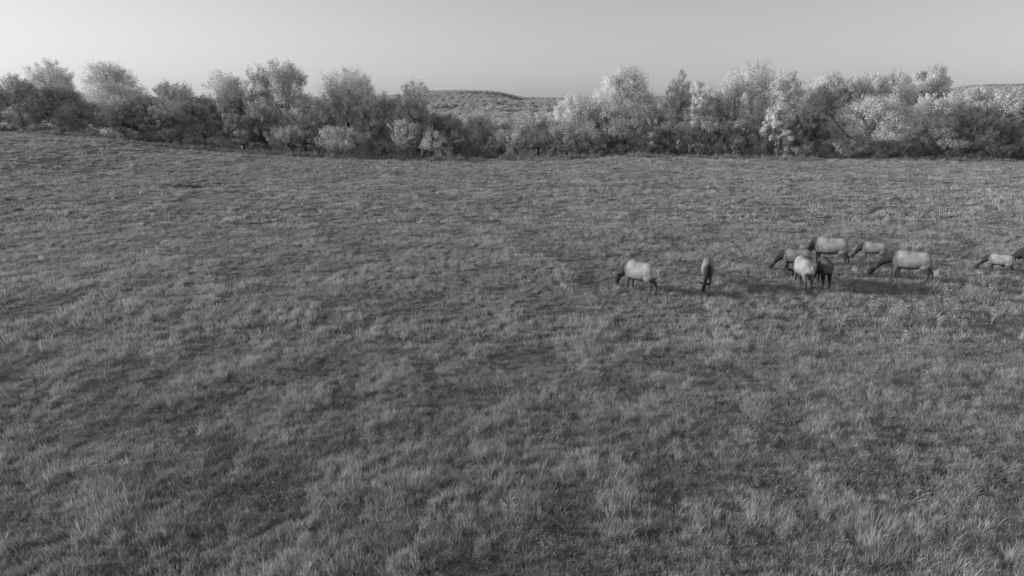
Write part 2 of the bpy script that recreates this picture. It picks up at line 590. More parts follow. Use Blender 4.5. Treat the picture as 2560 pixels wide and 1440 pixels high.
# trees and shrubs: (name, label, category, x, base y, top y, width, distance, shape, tone, spiky); low tones put the shade on dark trees into the leaf colour
G1 = "trees of the wood beyond the field"
G2 = "shrubs along the wood edge"
TREES = [
    ("round_tree", "tall round-headed tree rising behind the dark broad tree at the far left", "tree", 136, 336, 146, 104, 128, "round", 0.95, 0.1),
    ("broad_tree", "dark dense broad tree just below the round-headed tree at the far left", "tree", 150, 338, 214, 132, 107, "dome", 0.59, 0.15),
    ("broad_tree", "grey feathery tree left of the dark broad tree at the picture's left edge", "tree", 48, 336, 187, 108, 106, "spread", 0.76, 0.4),
    ("broad_tree", "dark tree cut by the left edge of the picture", "tree", -22, 334, 214, 80, 104, "dome", 0.63, 0.2),
    ("broad_tree", "wide layered tree with a pointed ragged top, second large tree from the left", "tree", 284, 350, 159, 160, 117, "spread", 0.98, 0.5),
    ("broad_tree", "slim ragged tree between the wide layered tree and the distant hill line", "tree", 440, 368, 204, 98, 114, "tall", 0.98, 0.4),
    ("small_tree", "dark rounded small tree below the right side of the wide layered tree", "tree", 324, 352, 260, 72, 105, "round", 0.51, 0.15),
    ("small_tree", "rounded small tree right of the dark one below the wide layered tree", "tree", 392, 360, 266, 74, 104, "round", 0.61, 0.2),
    ("small_tree", "dark bushy tree below the slim ragged tree on the left", "tree", 478, 372, 252, 96, 106, "dome", 0.53, 0.2),
    ("tall_tree", "tall pale-topped tree just left of the twin-topped tallest trees", "tree", 568, 380, 176, 98, 116, "tall", 0.95, 0.25),
    ("tall_tree", "narrower left member of the twin-topped tallest trees", "tree", 650, 384, 157, 62, 113, "tall", 0.95, 0.3),
    ("tall_tree", "taller right member of the twin-topped trees, dark on its right side", "tree", 706, 388, 146, 92, 112, "tall", 0.85, 0.3),
    ("small_tree", "vine-hung column of leaves beneath the tall pale-topped tree", "tree", 585, 382, 280, 52, 104, "column", 0.83, 0.2),
    ("small_tree", "dark leafy tree filling the space under the twin-topped trees", "tree", 660, 386, 262, 88, 107, "dome", 0.59, 0.2),
    ("broad_tree", "mid-height tree in the dip between the twin-topped trees and the rounded pale tree", "tree", 768, 390, 238, 122, 111, "dome", 0.98, 0.3),
    ("tall_tree", "tall rounded pale tree in the left half standing alone above its neighbours", "tree", 874, 394, 172, 122, 115, "tall", 0.92, 0.25),
    ("broad_tree", "low dark-based tree between the rounded pale tree and the feathery upright one", "tree", 962, 398, 234, 100, 117, "dome", 0.85, 0.3),
    ("tall_tree", "feathery upright pale tree just left of the long distant hill", "tree", 1036, 400, 199, 72, 112, "vase", 0.90, 0.6),
    ("small_tree", "dark tree below the feathery upright pale tree", "tree", 1030, 400, 262, 130, 110, "dome", 0.69, 0.25),
    ("small_tree", "dark low tree at the gap below the long distant hill", "tree", 1118, 401, 284, 110, 112, "dome", 0.59, 0.25),
    ("small_tree", "grey low tree in the middle of the gap, below the notch in the hills", "tree", 1205, 401, 290, 100, 114, "tall", 0.79, 0.3),
    ("small_tree", "slender-stemmed pale thicket tree right of the gap", "tree", 1285, 400, 318, 96, 104, "vase", 0.87, 0.3),
    ("small_tree", "pale tree sloping up from the gap towards the bright cluster", "tree", 1348, 399, 282, 92, 109, "dome", 1.00, 0.3),
    ("broad_tree", "bright leaning tree with a dark hollow in its crown, right of the gap", "tree", 1440, 397, 238, 136, 113, "dome", 1.00, 0.35),
    ("small_tree", "dark-based tree with bare stems in front of the bright leaning tree", "tree", 1432, 397, 312, 130, 104, "tall", 0.70, 0.25),
    ("large_tree", "large pale spiky-topped tree, first big tree right of the gap", "tree", 1560, 394, 170, 148, 113, "spread", 1.00, 0.6),
    ("small_tree", "vine-covered dark tree beneath the large spiky-topped tree", "tree", 1566, 394, 298, 112, 104, "column", 0.59, 0.3),
    ("small_tree", "pale leafy tree between the large spiky-topped tree and the slim tree", "tree", 1638, 395, 262, 88, 109, "dome", 0.87, 0.3),
    ("slim_tree", "slim pale tree with a two-pronged top right of the large spiky tree", "tree", 1692, 396, 176, 66, 114, "column", 0.98, 0.45),
    ("small_tree", "small round pale head of a tree right of the slim two-pronged tree", "tree", 1736, 396, 202, 46, 120, "round", 1.00, 0.1),
    ("small_tree", "round-shouldered tree right of the small round pale head", "tree", 1776, 397, 216, 74, 116, "round", 0.98, 0.15),
    ("small_tree", "dark thicket tree at the foot of the slim two-pronged tree", "tree", 1684, 396, 306, 96, 104, "dome", 0.59, 0.25),
    ("small_tree", "grey vine-hung tree at the foot of the round-shouldered tree", "tree", 1764, 397, 290, 98, 105, "column", 0.70, 0.3),
    ("large_tree", "highest large pale tree in the right half of the wood", "tree", 1868, 398, 159, 130, 113, "tall", 1.00, 0.4),
    ("small_tree", "dark lower limbs of a tree in front of the highest large pale tree", "tree", 1850, 398, 300, 104, 105, "column", 0.65, 0.3),
    ("small_tree", "pale ivy-covered standing trunk in front of the wood right of the highest tree", "tree", 1938, 399, 262, 66, 102, "column", 0.92, 0.35),
    ("broad_tree", "bright tree right behind the highest large pale tree", "tree", 1956, 399, 179, 104, 122, "dome", 1.00, 0.25),
    ("small_tree", "dark shaded tree right of the ivy-covered standing trunk", "tree", 2022, 399, 268, 88, 106, "dome", 0.48, 0.2),
    ("broad_tree", "bright tree with a rounded top left of the two-bumped crown", "tree", 2062, 400, 178, 104, 124, "dome", 1.00, 0.25),
    ("broad_tree", "small bright crown filling the dip left of the even-topped trees", "tree", 2112, 400, 190, 64, 121, "round", 1.00, 0.2),
    ("broad_tree", "even-topped bright tree, left one of a pair near the right side", "tree", 2162, 401, 180, 84, 122, "tall", 1.00, 0.35),
    ("broad_tree", "even-topped bright tree, right one of a pair near the right side", "tree", 2228, 401, 175, 84, 121, "tall", 1.00, 0.35),
    ("round_tree", "round-headed pale tree standing above the wood near the right edge", "tree", 2322, 402, 162, 96, 124, "round", 0.92, 0.15),
    ("large_tree", "sprawling grey tree with layered boughs below the even-topped pair", "tree", 2180, 401, 240, 196, 108, "spread", 1.00, 0.35),
    ("broad_tree", "grey tree under the round-headed tree near the right edge", "tree", 2318, 402, 238, 118, 109, "dome", 1.00, 0.3),
    ("broad_tree", "grey leafy tree below the hill crest near the right edge", "tree", 2412, 403, 218, 118, 116, "dome", 0.98, 0.3),
    ("broad_tree", "tree with upright pale foliage near the right edge", "tree", 2444, 403, 252, 72, 107, "column", 0.80, 0.3),
    ("broad_tree", "broad grey tree at the right edge of the picture", "tree", 2515, 403, 212, 116, 112, "dome", 0.90, 0.3),
    ("broad_tree", "dark grey tree cut by the right edge of the picture", "tree", 2588, 403, 206, 110, 108, "dome", 0.76, 0.3),
    ("understorey_tree", "leafy tree closing the gap between the dark broad tree and the wide layered tree", "tree", 214, 346, 250, 84, 112, "dome", 0.69, 0.3),
    ("understorey_tree", "leafy tree closing the gap between the wide layered tree and the slim ragged tree", "tree", 366, 360, 236, 92, 114, "dome", 0.82, 0.3),
    ("understorey_tree", "leafy tree closing the gap left of the tall pale-topped tree", "tree", 508, 374, 240, 92, 114, "dome", 0.82, 0.3),
    ("understorey_tree", "leafy tree closing the gap between the pale-topped and twin-topped trees", "tree", 614, 384, 226, 76, 116, "dome", 0.95, 0.3),
    ("understorey_tree", "leafy tree right below the twin-topped trees at hill height", "tree", 742, 388, 262, 92, 108, "dome", 0.82, 0.3),
    ("understorey_tree", "leafy tree left of the tall rounded pale tree at hill height", "tree", 818, 392, 244, 84, 113, "dome", 0.98, 0.3),
    ("understorey_tree", "leafy tree right below the tall rounded pale tree", "tree", 924, 396, 262, 96, 110, "dome", 0.76, 0.3),
    ("understorey_tree", "leafy tree at the left end of the gap below the feathery upright tree", "tree", 1072, 400, 272, 84, 113, "dome", 0.76, 0.3),
    ("understorey_tree", "leafy low tree at the right end of the gap", "tree", 1262, 400, 304, 92, 110, "dome", 0.85, 0.3),
    ("understorey_tree", "pale tree between the bright leaning tree and the large spiky-topped tree", "tree", 1500, 396, 268, 92, 112, "dome", 0.95, 0.3),
    ("understorey_tree", "pale tree between the slim two-pronged tree and the highest large tree", "tree", 1812, 397, 226, 86, 118, "dome", 0.98, 0.3),
    ("understorey_tree", "pale tree joining the two bright rounded crowns near the right side", "tree", 2008, 399, 206, 86, 126, "dome", 1.00, 0.3),
    ("understorey_tree", "pale tree joining the even-topped pair and the round-headed tree", "tree", 2276, 402, 208, 92, 124, "dome", 0.95, 0.3),
    ("understorey_tree", "grey tree right below the round-headed tree near the right edge", "tree", 2368, 402, 234, 92, 112, "dome", 0.95, 0.3),
]
SHRUBS = [
    ("round_shrub", "dark low shrub at the field edge in the left corner of the wood", 24, 338, 312, 62, 99, "bush", 0.5, 0.15),
    ("round_shrub", "dark wide shrub left of the first low rounded shrub below the dark broad tree", 98, 339, 312, 72, 99, "bush", 0.5, 0.15),
    ("round_shrub", "first low rounded shrub from the left, below the dark broad tree", 166, 342, 318, 48, 99, "bush", 0.5, 0.1),
    ("round_shrub", "second low rounded shrub from the left, at the foot of the wide layered tree", 224, 350, 322, 56, 99.5, "bush", 0.55, 0.1),
    ("round_shrub", "wide low shrub with a pale top below the small dark rounded tree", 306, 356, 321, 72, 99, "bush", 0.66, 0.15),
    ("round_shrub", "small grey shrub below the right small rounded tree on the left", 368, 362, 338, 52, 99, "bush", 0.45, 0.1),
    ("round_shrub", "upright grey shrub between two dark trees below the slim ragged tree", 418, 368, 326, 56, 99.5, "bush", 0.6, 0.2),
    ("round_shrub", "low shrub at the wood edge left of the small marker box", 486, 376, 344, 70, 99, "bush", 0.5, 0.15),
    ("round_shrub", "flat rounded shrub just left of the small marker box", 540, 380, 346, 72, 99.5, "bush", 0.62, 0.15),
    ("round_shrub", "small shrub immediately right of the small marker box", 642, 386, 356, 50, 99, "bush", 0.55, 0.15),
    ("round_shrub", "feathery pale shrub in front of the twin-topped trees", 704, 390, 318, 76, 101, "vase", 0.85, 0.35),
    ("round_shrub", "pale shrub left of the large rounded bush in the left half", 764, 392, 328, 72, 101, "bush", 0.75, 0.3),
    ("large_bush", "large rounded pale bush below the tall rounded tree", 850, 396, 316, 134, 100.5, "bush", 0.9, 0.35),
    ("round_shrub", "low shrub right of the large rounded pale bush", 954, 401, 354, 66, 100, "bush", 0.66, 0.2),
    ("round_shrub", "upright pale shrub left of the cascading bush", 1010, 402, 300, 66, 102, "vase", 0.9, 0.4),
    ("cascading_bush", "pale cascading bush with drooping strands below the long hill", 1080, 403, 328, 92, 100, "droop", 0.95, 0.0),
    ("round_shrub", "dark low shrub right of the cascading bush", 1152, 403, 352, 62, 100.5, "bush", 0.45, 0.15),
    ("round_shrub", "small pale shrub in the middle of the gap at the field edge", 1222, 403, 362, 44, 100, "vase", 0.62, 0.3),
    ("round_shrub", "low dark shrub below the bright leaning tree", 1400, 400, 362, 72, 99.5, "bush", 0.5, 0.2),
    ("round_shrub", "low shrub at the foot of the large spiky-topped tree", 1500, 397, 362, 60, 99.5, "bush", 0.5, 0.2),
    ("round_shrub", "low dark shrub between the spiky-topped and slim trees", 1625, 396, 364, 68, 99.5, "bush", 0.45, 0.2),
    ("round_shrub", "low shrub at the foot of the round-shouldered tree", 1736, 398, 360, 66, 99.5, "bush", 0.5, 0.2),
    ("round_shrub", "low shrub left of the ivy-covered standing trunk", 1838, 400, 362, 60, 99.5, "bush", 0.45, 0.2),
    ("round_shrub", "dark arching shrub right of the ivy-covered standing trunk", 2010, 401, 348, 70, 100, "bush", 0.48, 0.2),
    ("large_bush", "pale mounded bush below the sprawling grey tree", 2104, 403, 346, 104, 100, "bush", 0.78, 0.25),
    ("large_bush", "second mounded bush right of the pale one below the sprawling tree", 2196, 403, 350, 92, 100, "bush", 0.66, 0.25),
    ("large_bush", "tall rounded grey bush below the round-headed tree near the right edge", 2352, 404, 322, 112, 101, "bush", 0.72, 0.25),
    ("round_shrub", "low dark bush between the mounded bush and the tall rounded grey bush", 2270, 403, 358, 72, 99.5, "bush", 0.55, 0.2),
    ("large_bush", "low wide bush near the right edge at the field's end", 2470, 405, 358, 110, 100, "bush", 0.58, 0.2),
    ("round_shrub", "low dark bush cut by the right edge at the field's end", 2552, 405, 362, 70, 99.5, "bush", 0.5, 0.2),
]
for (nm, lb, ct, px, by, ty, wp, D, kd, tn, sp) in TREES:
    make_tree(nm, lb, ct, px, by, ty, wp, D, kd, tn, sp, 0.06 if kd != "column" else 0.02, G1, multi=2 if wp > 120 else 1)
for (nm, lb, px, by, ty, wp, D, kd, tn, sp) in SHRUBS:
    make_tree(nm, lb, "shrub", px, by, ty, wp, D, kd, tn * 0.85, sp, 0.0, G2, density=420.0, leaf=0.10, multi=2)

# ------------------------------------------------------------------ far woods in the valley and on the ridge
rngf = np.random.default_rng(77)
far_protos = []
for k in range(5):
    h_, w_ = 1.0, (0.85, 0.7, 0.95, 0.6, 0.8)[k]
    V, Fc, tn, C, rad = crown_parts(np.random.default_rng(500 + k), 10.0, 10.0 * w_, ("dome", "round", "round", "tall", "dome")[k], 0.0, 0.40, 12.0, 0.1)
    far_protos.append(new_mesh("far_tree_%d" % k, V / 10.0, Fc, M_FAR_LEAF, False, {"tone": ('FACE', tn)}))


def jitter_grid(rng, x0, x1, y0, y1, sp):
    xs, ys = np.arange(x0, x1, sp), np.arange(y0, y1, sp)
    X, Y = np.meshgrid(xs, ys)
    X = X.ravel() + (rng.random(X.size) - 0.5) * sp * 1.1
    Y = Y.ravel() + (rng.random(Y.size) - 0.5) * sp * 1.1
    return X, Y


fx, fy = [], []
for (x0, x1, y0, y1, sp) in ((-190, 190, 128, 330, 5.0), (-420, 420, 330, 700, 6.5), (-1000, 1000, 700, 1250, 8.5), (-1900, 1900, 1250, 1900, 9.0)):
    a, b = jitter_grid(rngf, x0, x1, y0, y1, sp)
    keep = np.abs(a) < 0.86 * b + 30
    fx.append(a[keep])
    fy.append(b[keep])
fx, fy = np.concatenate(fx), np.concatenate(fy)
clear = (fy > 420) & (N4(fx, fy, 95.0) > 0.80)
fx, fy = fx[~clear], fy[~clear]
fzg = ground_z(fx, fy)
fh = 5.0 + 8.0 * rngf.random(len(fx)) ** 1.4
# the wood on the slope just beyond the front trees is low enough to leave the hill in sight
lim = 8.0 - np.maximum(fy, 1) * np.interp(fy, [128, 200, 330, 700, 900], [.034, .026, .012, .003, -.2])
fh = np.where(fy > 1000, 4.0 + 0.35 * fh, fh)
fh = np.clip(np.minimum(fh, lim - fzg), 3.0, 15.0)
fh = fh * np.where(rngf.random(len(fx)) < 0.3, 0.75, 1.0)
fs = fh * (0.9 + 0.6 * rngf.random(len(fx))) + np.where(fy > 600, 4.0, 0.0)
n = len(fx)
woods = scatter("distant_woods", np.stack([fx, fy, fzg - 0.25 * fh], 1),
                np.stack([np.zeros(n), np.zeros(n), rngf.random(n) * 6.28], 1),
                np.stack([fs, fs, fh], 1), rngf.integers(0, 5, n), np.ones(n), far_protos)
tag(woods, "unbroken woods covering the valley and the distant hills", "woods", None, "stuff")

# ------------------------------------------------------------------ meadow grass
def blades_mesh(name, rng, nb, spread, h0, h1, width, lean, stalks=0, seg=3, tone=(0.75, 1.2), droop=0.5):
    V, Fc, T = [], [], []
    for i in range(nb + stalks):
        st = i >= nb
        a = rng.random() * 6.283
        r = spread * math.sqrt(rng.random())
        p = np.array([r * math.cos(a), r * math.sin(a), -0.03])
        hh = (h0 + (h1 - h0) * rng.random()) * (1 - 0.35 * r / spread)
        wd = width * (0.7 + 0.6 * rng.random())
        if st:
            hh *= 1.5 + 0.4 * rng.random()
            wd *= 0.55
        az = a + 1.1 * rng.normal()
        ln = lean * (0.3 + rng.random()) * (1 + 0.8 * r / spread)
        d = np.array([math.cos(az), math.sin(az), 0])
        sa = rng.random() * 6.283
        side = np.array([math.cos(sa), math.sin(sa), 0.0])
        k = len(V)
        tn = (tone[0] + (tone[1] - tone[0]) * rng.random()) * (1.35 if st else 1)
        for s in range(seg + 1):
            t = s / seg
            c = p + d * (ln * hh * t * t) + np.array([0, 0, hh * (t - droop * ln * t * t * 0.6)])
            w_ = wd * (1 - t) ** 0.7 if s < seg else 0.0
            if s < seg:
                V += [c - side * w_ * 0.5, c + side * w_ * 0.5]
            else:
                V.append(c)
        for s in range(seg - 1):
            b = k + 2 * s
            Fc.append([b, b + 1, b + 3, b + 2])
            T.append(tn)
        b = k + 2 * (seg - 1)
        Fc.append([b, b + 1, b + 2])
        T.append(tn)
    return new_mesh(name, V, Fc, M_GRASS, False, {"tone": ('FACE', T)})


rngg = np.random.default_rng(5)
protos = []


def sward_mesh(name, rng, size, tussocks, per, h0, h1, width, lean, stalks, seg):
    """a patch of sward: several tussocks of blades that part outwards, with gaps between them"""
    V, Fc, T = [], [], []
    for q in range(tussocks):
        a0, r0 = rng.random() * 6.283, size * math.sqrt(rng.random())
        cx, cy = r0 * math.cos(a0), r0 * math.sin(a0)
        th = (h0 + (h1 - h0) * rng.random() ** 1.3)
        tr = size * 0.30 * (0.6 + 0.8 * rng.random())
        tt = 0.8 + 0.4 * rng.random()
        com = rng.random() * 6.283
        cl = 0.25 * rng.random()
        for i in range(per):
            st = i < stalks and rng.random() < 0.5
            a = rng.random() * 6.283
            r = tr * math.sqrt(rng.random())
            p = np.array([cx + r * math.cos(a), cy + r * math.sin(a), -0.03])
            hh = th * (0.55 + 0.6 * rng.random()) * (1 - 0.3 * r / tr)
            wd = width * (0.7 + 0.6 * rng.random())
            if st:
                hh *= 1.45
                wd *= 0.6
            az = a + 0.9 * rng.normal()
            ln = lean * (0.2 + rng.random()) * (0.5 + r / tr)
            d = np.array([math.cos(az) * ln + cl * math.cos(com), math.sin(az) * ln + cl * math.sin(com), 0])
            sa = rng.random() * 6.283
            side = np.array([math.cos(sa), math.sin(sa), 0.0])
            k = len(V)
            tn = tt * (0.75 + 0.45 * rng.random()) * (1.3 if st else 1)
            dl = np.linalg.norm(d)
            for s in range(seg):
                t = s / seg
                c = p + d * (hh * t * t) + np.array([0, 0, hh * (t - 0.3 * dl * t * t)])
                w_ = wd * (1 - t) ** 0.6 * 0.5
                V += [c - side * w_, c + side * w_]
            V.append(p + d * hh + np.array([0, 0, hh * (1 - 0.3 * dl)]))
            for s in range(seg - 1):
                b = k + 2 * s
                Fc.append([b, b + 1, b + 3, b + 2])
                T.append(tn)
            b = k + 2 * (seg - 1)
            Fc.append([b, b + 1, b + 2])
            T.append(tn)
    return new_mesh(name, V, Fc, M_GRASS, False, {"tone": ('FACE', T)})


for k in range(10):      # 0-9: near sward
    protos.append(sward_mesh("near_sward_%d" % k, rngg, 0.30, 9, 34, 0.12, 0.36, 0.011, 0.5, (0, 1, 2)[k % 3], 3))
for k in range(8):       # 10-17: middle distance
    protos.append(sward_mesh("mid_sward_%d" % k, rngg, 0.48, 9, 34, 0.11, 0.34, 0.019, 0.5, (0, 1)[k % 2], 2))
for k in range(8):       # 18-25: far sward
    protos.append(sward_mesh("far_sward_%d" % k, rngg, 0.95, 10, 34, 0.12, 0.36, 0.042, 0.5, (0, 1)[k % 2], 2))
for k in range(3):       # 26-28: lodged pale dry stalks
    protos.append(blades_mesh("dry_stalks_%d" % k, rngg, 5, 0.12, 0.35, 0.6, 0.011, 1.5, tone=(1.0, 1.5), droop=0.9))
for k in range(3):       # 29-31: low broad-leaved herbs
    rr_ = np.random.default_rng(930 + k)
    cts = np.full(22, 8)
    cc = np.stack([0.22 * rr_.normal(size=22), 0.22 * rr_.normal(size=22), 0.04 + 0.12 * rr_.random(22)], 1)
    V, Fc, tn = leaf_cloud(rr_, cc, np.full(22, 0.08), np.tile([0, 0, 1.0], (22, 1)), np.ones(22), cts, 0.024, np.array([0, 0, -0.1]))
    protos.append(new_mesh("herb_%d" % k, V, Fc, M_GRASS, False, {"tone": ('FACE', tn * 0.9)}))

P, R_, S_, I_, T_ = [], [], [], [], []


def add_points(a, b, pid, sxy, sz, tint, tilt):
    n = len(a)
    lean = tilt * rngg.normal(size=(n, 2)) + np.array([0.0, 0.05])
    P.append(np.stack([a, b, ground_z(a, b)], 1))
    R_.append(np.stack([lean[:, 0], lean[:, 1], rngg.random(n) * 6.283], 1))
    S_.append(np.stack([sxy, sxy, sz], 1))
    I_.append(pid)
    T_.append(tint)


bands = [(6.0, 21.0, 0.27, 0, 10), (21.0, 44.0, 0.47, 10, 18), (44.0, 101.0, 0.92, 18, 26)]
for bi, (y0, y1, sp, p0, p1) in enumerate(bands):
    xm = 0.86 * y1 + 5
    a, b = jitter_grid(rngg, -xm, xm, y0, y1, sp)
    keep = np.abs(a) < 0.84 * b + 4.5
    a, b = a[keep], b[keep]
    n = len(a)
    big = fbm(N1, a + 31, b, 6.5, 3)                 # broad swells of taller grass
    tus = fbm(N2, a, b + 13, 1.15, 2)                 # tussocks and gaps
    fine = fbm(N4, a - 50, b, 0.7, 2)
    hgt = np.clip(0.74 + 1.2 * (tus - 0.47) + 0.7 * (fine - 0.47) + 0.3 * (big - 0.45), 0.46, 1.35)
    low = smooth((0.42 - tus) / 0.14)
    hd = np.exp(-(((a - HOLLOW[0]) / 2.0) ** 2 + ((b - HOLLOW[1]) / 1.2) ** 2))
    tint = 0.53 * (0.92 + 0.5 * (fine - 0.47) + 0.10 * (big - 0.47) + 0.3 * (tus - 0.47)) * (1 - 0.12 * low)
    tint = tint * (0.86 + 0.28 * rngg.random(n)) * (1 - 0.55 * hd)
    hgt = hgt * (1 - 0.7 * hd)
    s = 0.85 + 0.35 * rngg.random(n)
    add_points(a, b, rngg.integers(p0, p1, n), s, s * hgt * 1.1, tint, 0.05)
    # herbs in the gaps, dry stalks lying over the sward
    k = rngg.random(n) < 0.04 * low * (b < 44)
    add_points(a[k], b[k], rngg.integers(29, 32, k.sum()), 0.8 + 0.5 * rngg.random(k.sum()), 0.8 + 0.5 * rngg.random(k.sum()), tint[k] * 0.85, 0.05)
    k = (rngg.random(n) < 0.05 * (1 + 3 * (fbm(N4, a, b, 6.0, 2) > 0.58))) & (b < 60)
    add_points(a[k], b[k], rngg.integers(26, 29, k.sum()), 0.7 + 0.7 * rngg.random(k.sum()), 0.7 + 0.4 * rngg.random(k.sum()), np.full(k.sum(), 0.42), 0.3)
# rank growth where the mower stops below the trees
a, b = jitter_grid(rngg, -95, 95, 95.0, 101.0, 0.75)
k = fbm(N2, a, b, 3.0, 2) > 0.40 - 0.12 * (b > 98)
a, b = a[k], b[k]
n = len(a)
s = 0.6 + 0.5 * rngg.random(n)
add_points(a, b, rngg.integers(18, 26, n), s, s * (1.2 + 4.0 * rngg.random(n) ** 2), 0.3 + 0.16 * rngg.random(n), 0.08)
grass = scatter("meadow_grass", np.concatenate(P), np.concatenate(R_), np.concatenate(S_), np.concatenate(I_), np.concatenate(T_), protos)
tag(grass, "tussocky meadow grass covering the whole field", "grass", None, "stuff")
print("grass tufts", sum(len(p) for p in P), "far trees", len(fx))


# ------------------------------------------------------------------ elk
def elk_material():
    m, nt, out = mat_base("elk_coat")
    at = node(nt, "ShaderNodeAttribute", attribute_name="coat", attribute_type='GEOMETRY')
    tc = node(nt, "ShaderNodeTexCoord")
    nz = node(nt, "ShaderNodeTexNoise")
    nz.inputs["Scale"].default_value = 5.0
    nz.inputs["Detail"].default_value = 5.0
    nt.links.new(tc.outputs["Object"], nz.inputs["Vector"])
    mr = node(nt, "ShaderNodeMapRange")
    mr.inputs["From Min"].default_value = 0.3
    mr.inputs["From Max"].default_value = 0.7
    mr.inputs["To Min"].default_value = 0.7
    mr.inputs["To Max"].default_value = 1.2
    nt.links.new(nz.outputs[0], mr.inputs[0])
    v = math_node(nt, 'MULTIPLY', at.outputs["Fac"], mr.outputs[0])
    n2 = node(nt, "ShaderNodeTexNoise")
    n2.inputs["Scale"].default_value = 70.0
    n2.inputs["Detail"].default_value = 3.0
    nt.links.new(tc.outputs["Object"], n2.inputs["Vector"])
    bp = node(nt, "ShaderNodeBump")
    bp.inputs["Strength"].default_value = 0.35
    bp.inputs["Distance"].default_value = 0.02
    nt.links.new(n2.outputs[0], bp.inputs["Height"])
    d = node(nt, "ShaderNodeBsdfPrincipled")
    d.inputs["Roughness"].default_value = 0.85
    d.inputs["Specular IOR Level"].default_value = 0.15
    nt.links.new(v, d.inputs["Base Color"])
    nt.links.new(bp.outputs[0], d.inputs["Normal"])
    nt.links.new(d.outputs[0], out.inputs[0])
    return m


M_ELK = elk_material()


def ell_tube(path, rw, rh, up=(0, 0, 1), seg=14):
    """closed tube with elliptic sections: rw across, rh along 'up'"""
    path = np.asarray(path, float)
    n = len(path)
    V, Fc = [], []
    for i in range(n):
        d = path[min(i + 1, n - 1)] - path[max(i - 1, 0)]
        d /= np.linalg.norm(d) + 1e-9
        u0 = np.asarray(up, float)
        s = np.cross(d, u0)
        if np.linalg.norm(s) < 1e-3:
            s = np.cross(d, [1, 0, 0])
        s /= np.linalg.norm(s)
        u = np.cross(s, d)
        for k in range(seg):
            th = 2 * math.pi * k / seg
            V.append(path[i] + rw[i] * math.cos(th) * s + rh[i] * math.sin(th) * u)
    for i in range(n - 1):
        for k in range(seg):
            k2 = (k + 1) % seg
            Fc.append([i * seg + k, i * seg + k2, (i + 1) * seg + k2, (i + 1) * seg + k])
    Fc.append(list(range(seg))[::-1])
    Fc.append([(n - 1) * seg + k for k in range(seg)])
    return V, Fc


def spline(P, n):
    P = np.asarray(P, float)
    t = np.linspace(0, len(P) - 1, n)
    out = []
    for q in t:
        i = min(int(q), len(P) - 2)
        f = q - i
        p0, p1, p2, p3 = P[max(i - 1, 0)], P[i], P[i + 1], P[min(i + 2, len(P) - 1)]
        out.append(0.5 * ((2 * p1) + (-p0 + p2) * f + (2 * p0 - 5 * p1 + 4 * p2 - p3) * f * f + (-p0 + 3 * p1 - 3 * p2 + p3) * f ** 3))
    return np.array(out)


